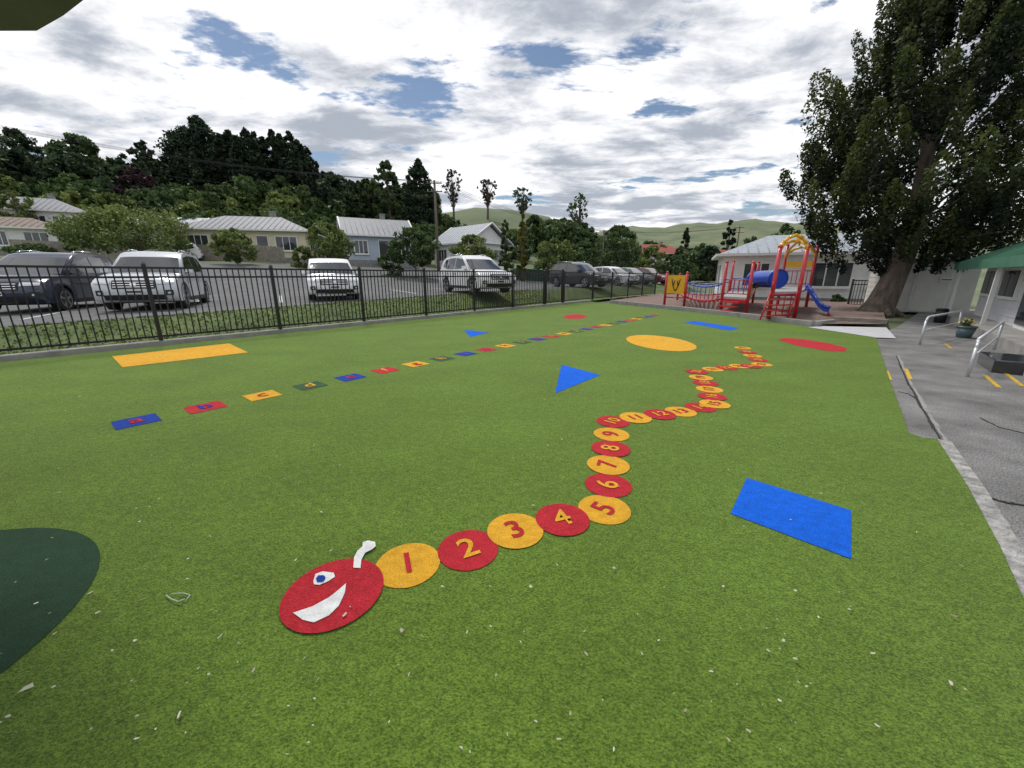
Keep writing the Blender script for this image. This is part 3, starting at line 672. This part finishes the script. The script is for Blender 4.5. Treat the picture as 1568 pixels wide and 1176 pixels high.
def panel(part,mat,q0,q1,z0,z1,t=.04,trim=.06):
    d=q1-q0; c=(q0+q1)/2; b.box(part,mat,(c.x,c.y,(z0+z1)/2),(d.length-trim*2,t,z1-z0),math.atan2(d.y,d.x))
def bars(part,mat,q0,q1,z0,z1,n=6,r=.016):
    for z in(z0,z1): b.tube(part,mat,[lift(q0,z),lift(q1,z)],r*1.3,8)
    for i in range(1,n):
        q=q0.lerp(q1,i/n); b.tube(part,mat,[lift(q,z0),lift(q,z1)],r,6)
qa,_=post(1017,417,467); qb,_=post(1047,418,469)
panel('activity_panel',PY,qa,qb,.62,1.42)
dd=(qb-qa).normalized(); nn=Vector((dd.y,-dd.x,0)); 
if nn.y>0: nn=-nn
cm=(qa+qb)/2+nn*.035
for sg in(-1,1):
    b.tube('panel_motif',TRIM,[lift(cm+dd*sg*.02,.75),lift(cm+dd*sg*.12,.95),lift(cm+dd*sg*.2,1.25)],.02,6); b.tube('panel_motif',TRIM,[lift(cm+dd*sg*.12,.95),lift(cm+dd*sg*.06,1.2)],.016,6)
b.tube('panel_rails',PR,[lift(qa,.45),lift(qb,.45)],.03)
qc,_=post(1103,402,475); qd,_=post(1115,400,462); qe,_=post(1142,402,479); qf,_=post(1152,402,464)
q1b,_=post(1037,420,459); 
def arcpts(q0,q1,z0,z1,sag,n=8): return [lift(q0.lerp(q1,i/n),z0+(z1-z0)*i/n+sag*4*(i/n)*(1-i/n)) for i in range(n+1)]
for (u0,u1) in((qb,qc),(q1b,qd)):
    b.tube('bridge_rails',PB,arcpts(u0,u1,1.1,1.1,-.15),.028); b.tube('bridge_rails',PR,arcpts(u0,u1,.55,.55,-.15),.028)
    for i in range(1,9):
        A1=arcpts(u0,u1,.55,.55,-.15,9)[i]; A2=arcpts(u0,u1,1.1,1.1,-.15,9)[i]; b.tube('bridge_rails',PB,[A1,A2],.012,5)
for i in range(10):
    A1=arcpts(qb,qc,.5,.5,-.15,10)[i]; A2=arcpts(q1b,qd,.5,.5,-.15,10)[i]; b.cyl('bridge_planks',PR,A1,A2,.045,.045,6)
b.prism('deck',PS,[qc,qe,qf,qd],.55,.62); panel('kick',PR,qc,qe,.42,.55,.05)
bars('rails',PR,qc,qe,.75,1.25,5); bars('rails',PB,qd,qf,.75,1.25,6); panel('yellow_panel',PY,qe,qf,.65,1.1)
for k in range(3):
    z=.15+k*.15; q=qc.lerp(qe,.5)+nn*(.6-.18*k); b.box('steps',PR,(q.x,q.y,z),(.8,.2,.05),math.atan2((qe-qc).y,(qe-qc).x))
t1,z1=post(1176,378,488,r=.06); t2,z2=post(1190,376,468,r=.06); t3,z3=post(1216,378,487,r=.06); t4,z4=post(1234,378,470,r=.06)
b.prism('deck',PS,[t1,t3,t4,t2],.85,.92)
bars('rails',PR,t2,t4,1.05,1.6,6); bars('rails',PR,t1,t3,.2,.8,4)
panel('roof_panel',PY,t2,t4,1.75,2.0)
ztop=max(z1,z3)
tc_=(t1+t2+t3+t4)/4
for q0,q1 in((t1,t4),(t3,t2),(t1,t3),(t2,t4)):
    b.tube('canopy_arches',PY,[lift(q0,ztop-.12),lift(q0.lerp(q1,.06),ztop+.1),lift(q0.lerp(q1,.25),ztop+.25),lift(q0.lerp(q1,.5),ztop+.33),lift(q0.lerp(q1,.75),ztop+.25),lift(q0.lerp(q1,.94),ztop+.1),lift(q1,ztop-.12)],.05)
b.ball('finial',PY,lift(tc_,ztop+.45),.12,10); b.cyl('finial',PY,lift(tc_,ztop+.2),lift(tc_,ztop+.6),.03,.02,8)
m0=qe.lerp(qf,.5); m1=t1.lerp(t2,.5)
zt=1.28
b.cyl('crawl_tube',PB,lift(m0,zt-.03),lift(m1,zt),.33,.33,24,caps=False); b.cyl('crawl_tube',PB,lift(m0.lerp(m1,.04),zt-.03),lift(m0.lerp(m1,.12),zt-.03),.36,.36,24); b.cyl('crawl_tube',PB,lift(m0.lerp(m1,.9),zt),lift(m0.lerp(m1,.98),zt),.36,.36,24)
for k in range(5): b.tube('climber',PR,[lift(t1+nn*(.5-.09*k),.2+.16*k),lift(t3+nn*(.5-.09*k),.2+.16*k)],.02,6)
b.tube('climber',PR,[lift(t1+nn*.55,.09),lift(t1+nn*.1,.95),lift(t1+nn*.02,1.3)],.025); b.tube('climber',PR,[lift(t3+nn*.55,.09),lift(t3+nn*.1,.95),lift(t3+nn*.02,1.3)],.025)
sA=(t3+t4)/2; sB=base(1268,484)
side=(t4-t3).normalized()*.24
prof=[(0,.9),(.12,.88),(.35,.62),(.6,.36),(.8,.24),(1,.22)]
for i in range(len(prof)-1):
    (a0,h0),(a1,h1)=prof[i],prof[i+1]; A0=sA.lerp(sB,a0);A1=sA.lerp(sB,a1)
    vs=[]
    for A_,h_ in((A0,h0),(A1,h1)):
        for k,dz in((-1.05,.17),(-1,.0),(1,.0),(1.05,.17)): vs.append(lift(A_+side*k,h_+dz))
    b.add('slide',PB,vs,[(0,1,5,4),(1,2,6,5),(2,3,7,6)],False)
    for k in(-1.05,1.05): b.tube('slide',PB,[lift(A0+side*k,h0+.17),lift(A1+side*k,h1+.17)],.025,6)
b.tube('slide',PR,[lift(sB,.22),lift(sB,.09)],.04)
b.finish('playground_climbing_frame')

# ------------------------------------------------------------------ big tree right
TY=15.2; tb0=at(1350,480,TY); tx=tb0.x
b=B(); 
tpts=[(tx-.25,TY,-.1,.62),(tx-.12,TY,.35,.46),(tx+.1,TY,1.2,.38),(tx+.3,TY,2.2,.34),(tx+.35,TY,3.6,.28),(tx+.3,TY+.1,5.5,.2),(tx+.5,TY,8,.1)]
for p,q in zip(tpts[:-1],tpts[1:]): b.cyl('t',BARK,p[:3],q[:3],p[3],q[3],14,caps=False)
for a in range(7):
    t=a*.9; b.cyl('t',BARK,(tx-.15,TY,.35),(tx-.2+.75*math.cos(t),TY+.75*math.sin(t),-.05),.22,.08,8)
pz=[1.5,2.2,3.2,4.5,6.2,8.2,9.4,10.8,11.8]; pr=[.6,2.1,3.7,4.4,4.2,3.6,2.7,1.5,.4]
C_=[];S_=[];H_=[]
npl=440
for i in range(npl):
    z=rng.uniform(2.1,11.2); t=rng.uniform(0,2*np.pi); R=np.interp(z,pz,pr)*(1+.13*math.sin(t*5+z*1.7)); rad=R*rng.uniform(.05,1.0)**.5*.95
    c=np.array([tx+.45+rad*np.cos(t),TY+rad*np.sin(t),z]); ln=rng.uniform(.5,1.0); wd=rng.uniform(.2,.36)
    out=np.array([np.cos(t)*.35,np.sin(t)*.35,1.0]); out/=np.linalg.norm(out)
    k=rng.integers(260,380); a=rng.uniform(-1,1,k); rr_=wd*np.sqrt(np.clip(1-a*a,0.03,1))*rng.uniform(.4,1.1,k); th_=rng.uniform(0,2*np.pi,k)
    pts=c+out*(a*ln)[:,None]+np.stack([np.cos(th_)*rr_,np.sin(th_)*rr_,rng.normal(0,.05,k)],1)
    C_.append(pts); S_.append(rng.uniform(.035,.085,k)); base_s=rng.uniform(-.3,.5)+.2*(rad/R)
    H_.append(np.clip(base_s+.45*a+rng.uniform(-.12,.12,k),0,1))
    if i%14==0:
        zz=2.0+(z-2.0)*.45; b.cyl('t',BARK,(tx+.3,TY,zz),tuple(c),.055,.02,6,caps=False)
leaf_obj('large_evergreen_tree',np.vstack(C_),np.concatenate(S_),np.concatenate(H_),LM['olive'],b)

# ------------------------------------------------------------------ gardens & street trees
T=tree_px
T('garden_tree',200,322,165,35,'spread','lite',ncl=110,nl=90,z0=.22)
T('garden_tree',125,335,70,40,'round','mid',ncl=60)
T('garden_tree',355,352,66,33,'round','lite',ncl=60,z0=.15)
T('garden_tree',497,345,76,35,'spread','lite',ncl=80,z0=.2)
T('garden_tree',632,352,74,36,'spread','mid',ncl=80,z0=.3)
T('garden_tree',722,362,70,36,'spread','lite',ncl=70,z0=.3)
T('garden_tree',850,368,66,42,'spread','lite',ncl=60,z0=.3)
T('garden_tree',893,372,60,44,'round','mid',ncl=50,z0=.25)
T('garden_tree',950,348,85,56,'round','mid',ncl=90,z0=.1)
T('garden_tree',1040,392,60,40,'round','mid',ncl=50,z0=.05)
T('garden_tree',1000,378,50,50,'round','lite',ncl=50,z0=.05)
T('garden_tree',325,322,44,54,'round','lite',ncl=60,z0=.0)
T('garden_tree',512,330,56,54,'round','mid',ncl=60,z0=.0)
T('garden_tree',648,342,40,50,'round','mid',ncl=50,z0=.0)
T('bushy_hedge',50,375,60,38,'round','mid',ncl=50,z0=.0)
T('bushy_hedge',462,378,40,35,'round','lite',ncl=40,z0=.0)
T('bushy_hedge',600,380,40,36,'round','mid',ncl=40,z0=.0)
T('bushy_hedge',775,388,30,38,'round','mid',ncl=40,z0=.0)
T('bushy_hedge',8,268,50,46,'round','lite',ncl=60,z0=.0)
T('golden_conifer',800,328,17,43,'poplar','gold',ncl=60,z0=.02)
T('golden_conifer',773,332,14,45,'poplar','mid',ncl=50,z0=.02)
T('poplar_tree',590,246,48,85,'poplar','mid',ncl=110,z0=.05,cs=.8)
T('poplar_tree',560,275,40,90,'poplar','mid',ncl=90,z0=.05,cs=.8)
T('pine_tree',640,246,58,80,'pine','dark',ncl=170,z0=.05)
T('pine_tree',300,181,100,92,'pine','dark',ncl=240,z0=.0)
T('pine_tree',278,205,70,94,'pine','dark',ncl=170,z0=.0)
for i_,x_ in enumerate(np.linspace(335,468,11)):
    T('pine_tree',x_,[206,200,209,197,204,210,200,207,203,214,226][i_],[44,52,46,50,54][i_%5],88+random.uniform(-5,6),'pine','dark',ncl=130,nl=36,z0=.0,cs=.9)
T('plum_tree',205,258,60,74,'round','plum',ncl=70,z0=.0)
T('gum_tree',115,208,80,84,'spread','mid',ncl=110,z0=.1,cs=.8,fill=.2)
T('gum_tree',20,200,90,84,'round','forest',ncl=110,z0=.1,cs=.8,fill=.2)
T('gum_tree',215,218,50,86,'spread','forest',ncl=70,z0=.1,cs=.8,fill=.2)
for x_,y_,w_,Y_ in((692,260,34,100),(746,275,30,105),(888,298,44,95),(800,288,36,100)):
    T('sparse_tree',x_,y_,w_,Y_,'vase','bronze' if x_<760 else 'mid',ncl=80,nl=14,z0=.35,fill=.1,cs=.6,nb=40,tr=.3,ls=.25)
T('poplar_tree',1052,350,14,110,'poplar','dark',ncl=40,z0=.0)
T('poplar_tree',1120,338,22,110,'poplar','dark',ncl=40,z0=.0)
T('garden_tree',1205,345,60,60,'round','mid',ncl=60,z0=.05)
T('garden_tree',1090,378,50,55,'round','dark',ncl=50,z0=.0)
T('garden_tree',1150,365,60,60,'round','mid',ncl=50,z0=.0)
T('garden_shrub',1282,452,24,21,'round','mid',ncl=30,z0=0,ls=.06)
sx=[-200,0,60,100,160,230,265,300,350,400,450,470,490,520,560,610,660,700,760,800,850,890,930,1000,1100,1250]
sy=[220,228,226,220,238,248,232,222,222,218,226,242,255,262,272,275,285,312,322,316,318,322,343,352,358,352]
def forest(name,n,x0,x1,r0,r1,kindf,lower,hmin,hmax,mat,w=(2.2,4.2),vis=None):
    Cs=[];Ss=[];Hs=[]
    for i in range(n):
        x=x0+(x1-x0)*(i+random.uniform(-.5,1.5))/n; r=random.uniform(r0,r1); 
        a=math.atan((x-CX)/F/1.09); X=r*math.sin(a);Y=r*math.cos(a); g_=gz(X,Y)
        if x<175 and r<82: continue
        lo=lower+(vis(x) if vis else 0)
        tgt=at(x,np.interp(x,sx,sy)+lo+random.uniform(0,24),Y).z
        H=tgt-g_
        if H<hmin*.6: continue
        H=min(max(H,hmin),hmax); kd=kindf(x)
        R=random.uniform(*w)*(.75 if kd=='cone' else 1)
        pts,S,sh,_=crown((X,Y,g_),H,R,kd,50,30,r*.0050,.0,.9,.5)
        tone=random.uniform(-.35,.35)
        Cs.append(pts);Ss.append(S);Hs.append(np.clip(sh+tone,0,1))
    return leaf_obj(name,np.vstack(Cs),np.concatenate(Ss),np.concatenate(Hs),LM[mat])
kf=lambda x:'cone' if (255<x<475) else random.choice(['round','round','spread','cone'])
forest('forest',85,-180,500,100,135,kf,0,7,20,'forest')
forest('forest',60,-180,520,82,100,lambda x:random.choice(['round','spread','cone']),46,5,12,'mid')
forest('forest',26,-100,520,78,95,lambda x:random.choice(['round','spread']),64,5,11,'lite')
forest('forest',50,150,560,64,76,lambda x:'round',95,2.5,7,'mid')
forest('forest',40,480,665,90,130,lambda x:random.choice(['round','poplar','cone']),4,6,16,'forest')
forest('forest',45,640,950,75,100,lambda x:random.choice(['round','poplar']),14,3,9,'mid',vis=lambda x:18 if 660<x<800 else 0)
forest('forest',60,420,1000,60,75,lambda x:'round',48,2.5,4.5,'mid',w=(1.6,3))
forest('forest',60,880,1260,70,150,lambda x:random.choice(['round','round','poplar']),14,2,6,'mid')
forest('forest',46,760,1260,200,330,lambda x:'round',-4,3,7,'forest',w=(4,8))

# ------------------------------------------------------------------ poles
WOODP=pm('pole_timber',(.14,.11,.09),.9,.2,5)
def pole(x,yt,Y):
    b=B(); p=at(x,yt,Y); g_=gz(p.x,Y); b.cyl('pole',WOODP,(p.x,Y,g_-.3),(p.x,Y,p.z),.16,.11,10)
    for dz in(.3,1.1): b.box('crossarm',WOODP,(p.x,Y-.15,p.z-dz),(1.6,.08,.1)); [b.cyl('insulators',WINF,(p.x+k*.7,Y-.15,p.z-dz+.06),(p.x+k*.7,Y-.15,p.z-dz+.2),.04,.03,6) for k in(-1,-.4,.4,1)]
    b.finish('utility_pole'); return p
pa=pole(665,276,45); pb=pole(1133,346,75); pc_=at(-60,180,38); pd=pole(925,352,70)
b=B()
def wire(p,q,sag):
    b.tube('w',TRIM,[p.lerp(q,i/14)-Vector((0,0,sag*4*(i/14)*(1-i/14))) for i in range(15)],.014,4)
for k in(-.7,-.28,.28,.7):
    o=Vector((k,0,-.1)); wire(pc_+o,pa+o,.9); wire(pa+o,pd+o,1.0); wire(pd+o,pb+o,.6)
wire(pc_+Vector((0,0,-1.6)),pa+Vector((0,0,-1.4)),1.2)
b.finish('power_lines')

# ------------------------------------------------------------------ sky & light
w=bpy.data.worlds.new('World'); scene.world=w; w.use_nodes=True; nt=w.node_tree; N=nt.nodes; L=nt.links; N.clear()
out=N.new('ShaderNodeOutputWorld'); bg=N.new('ShaderNodeBackground'); bg2=N.new('ShaderNodeBackground'); mix=N.new('ShaderNodeMixShader')
sky=N.new('ShaderNodeTexSky'); sky.sky_type='NISHITA'; sky.sun_disc=False; SE=math.radians(60); SR=math.radians(-32); sky.sun_elevation=SE; sky.sun_rotation=SR
sky.dust_density=.4
bg.inputs[1].default_value=.085; L.new(sky.outputs[0],bg.inputs[0])
tc=N.new('ShaderNodeTexCoord'); sp=N.new('ShaderNodeSeparateXYZ'); L.new(tc.outputs['Generated'],sp.inputs[0])
def M(op,a,b_=None,clamp=False):
    n=N.new('ShaderNodeMath'); n.operation=op; n.use_clamp=clamp
    for i,v in enumerate((a,b_)):
        if v is None: continue
        if isinstance(v,(int,float)): n.inputs[i].default_value=v
        else: L.new(v,n.inputs[i])
    return n.outputs[0]
zz=M('MAXIMUM',sp.outputs[2],0.0); den=M('ADD',zz,.10)
cx=M('DIVIDE',sp.outputs[0],den); cy=M('DIVIDE',sp.outputs[1],den)
cb=N.new('ShaderNodeCombineXYZ'); L.new(cx,cb.inputs[0]); L.new(cy,cb.inputs[1]); cb.inputs[2].default_value=3.7
def noise(scale,detail,rough,dist=0,off=(0,0,0),st=(1,1,1)):
    mp=N.new('ShaderNodeMapping'); mp.inputs['Location'].default_value=off; mp.inputs['Scale'].default_value=st; L.new(cb.outputs[0],mp.inputs[0])
    n=N.new('ShaderNodeTexNoise'); n.inputs['Scale'].default_value=scale; n.inputs['Detail'].default_value=detail; n.inputs['Roughness'].default_value=rough; n.inputs['Distortion'].default_value=dist; L.new(mp.outputs[0],n.inputs[0]); return n.outputs['Fac']
def mr(x,a,b_,c=0,d=1):
    n=N.new('ShaderNodeMapRange'); n.interpolation_type='SMOOTHSTEP'; n.inputs[1].default_value=a;n.inputs[2].default_value=b_;n.inputs[3].default_value=c;n.inputs[4].default_value=d; L.new(x,n.inputs[0]); return n.outputs[0]
n1=noise(1.35,8,.62,.15,(4.6,3.4,0),(.75,1.1,1)); cov=mr(n1,.375,.435)
n2=noise(2.1,8,.62,.2,(2.0,1.08,.3),(.8,1.15,1)); 
n3=noise(.8,2,.5,0,(7,3,1))
dens=M('ADD',M('MULTIPLY',n2,.7),M('MULTIPLY',n3,.3))
thick=M('ADD',M('MULTIPLY',dens,.75),M('MULTIPLY',n1,.25))
shd=mr(thick,.435,.58)
cm_=N.new('ShaderNodeMix'); cm_.data_type='RGBA'; cm_.inputs[6].default_value=(1.05,1.05,1.07,1); cm_.inputs[7].default_value=(.40,.44,.51,1); L.new(shd,cm_.inputs[0])
L.new(cm_.outputs[2],bg2.inputs[0]); bg2.inputs[1].default_value=1.08
L.new(cov,mix.inputs[0]); L.new(bg.outputs[0],mix.inputs[1]); L.new(bg2.outputs[0],mix.inputs[2]); L.new(mix.outputs[0],out.inputs[0])
sd=bpy.data.lights.new('sun','SUN'); sd.energy=2.2; sd.angle=math.radians(12); sd.color=(1,.96,.9)
so_=bpy.data.objects.new('sun',sd); scene.collection.objects.link(so_)
dv=Vector((math.sin(SR)*math.cos(SE),math.cos(SR)*math.cos(SE),math.sin(SE))); so_.rotation_euler=dv.to_track_quat('Z','Y').to_euler()
# camera
cd=bpy.data.cameras.new('camera'); cd.sensor_width=36; cd.lens=F/1568*36; cd.clip_end=8000; cd.clip_start=.02
co=bpy.data.objects.new('camera',cd); scene.collection.objects.link(co); co.location=(0,0,CH); co.rotation_euler=(math.pi/2-PITCH,0,0); scene.camera=co
scene.view_settings.view_transform='Standard'; scene.view_settings.look='None'; scene.view_settings.exposure=0
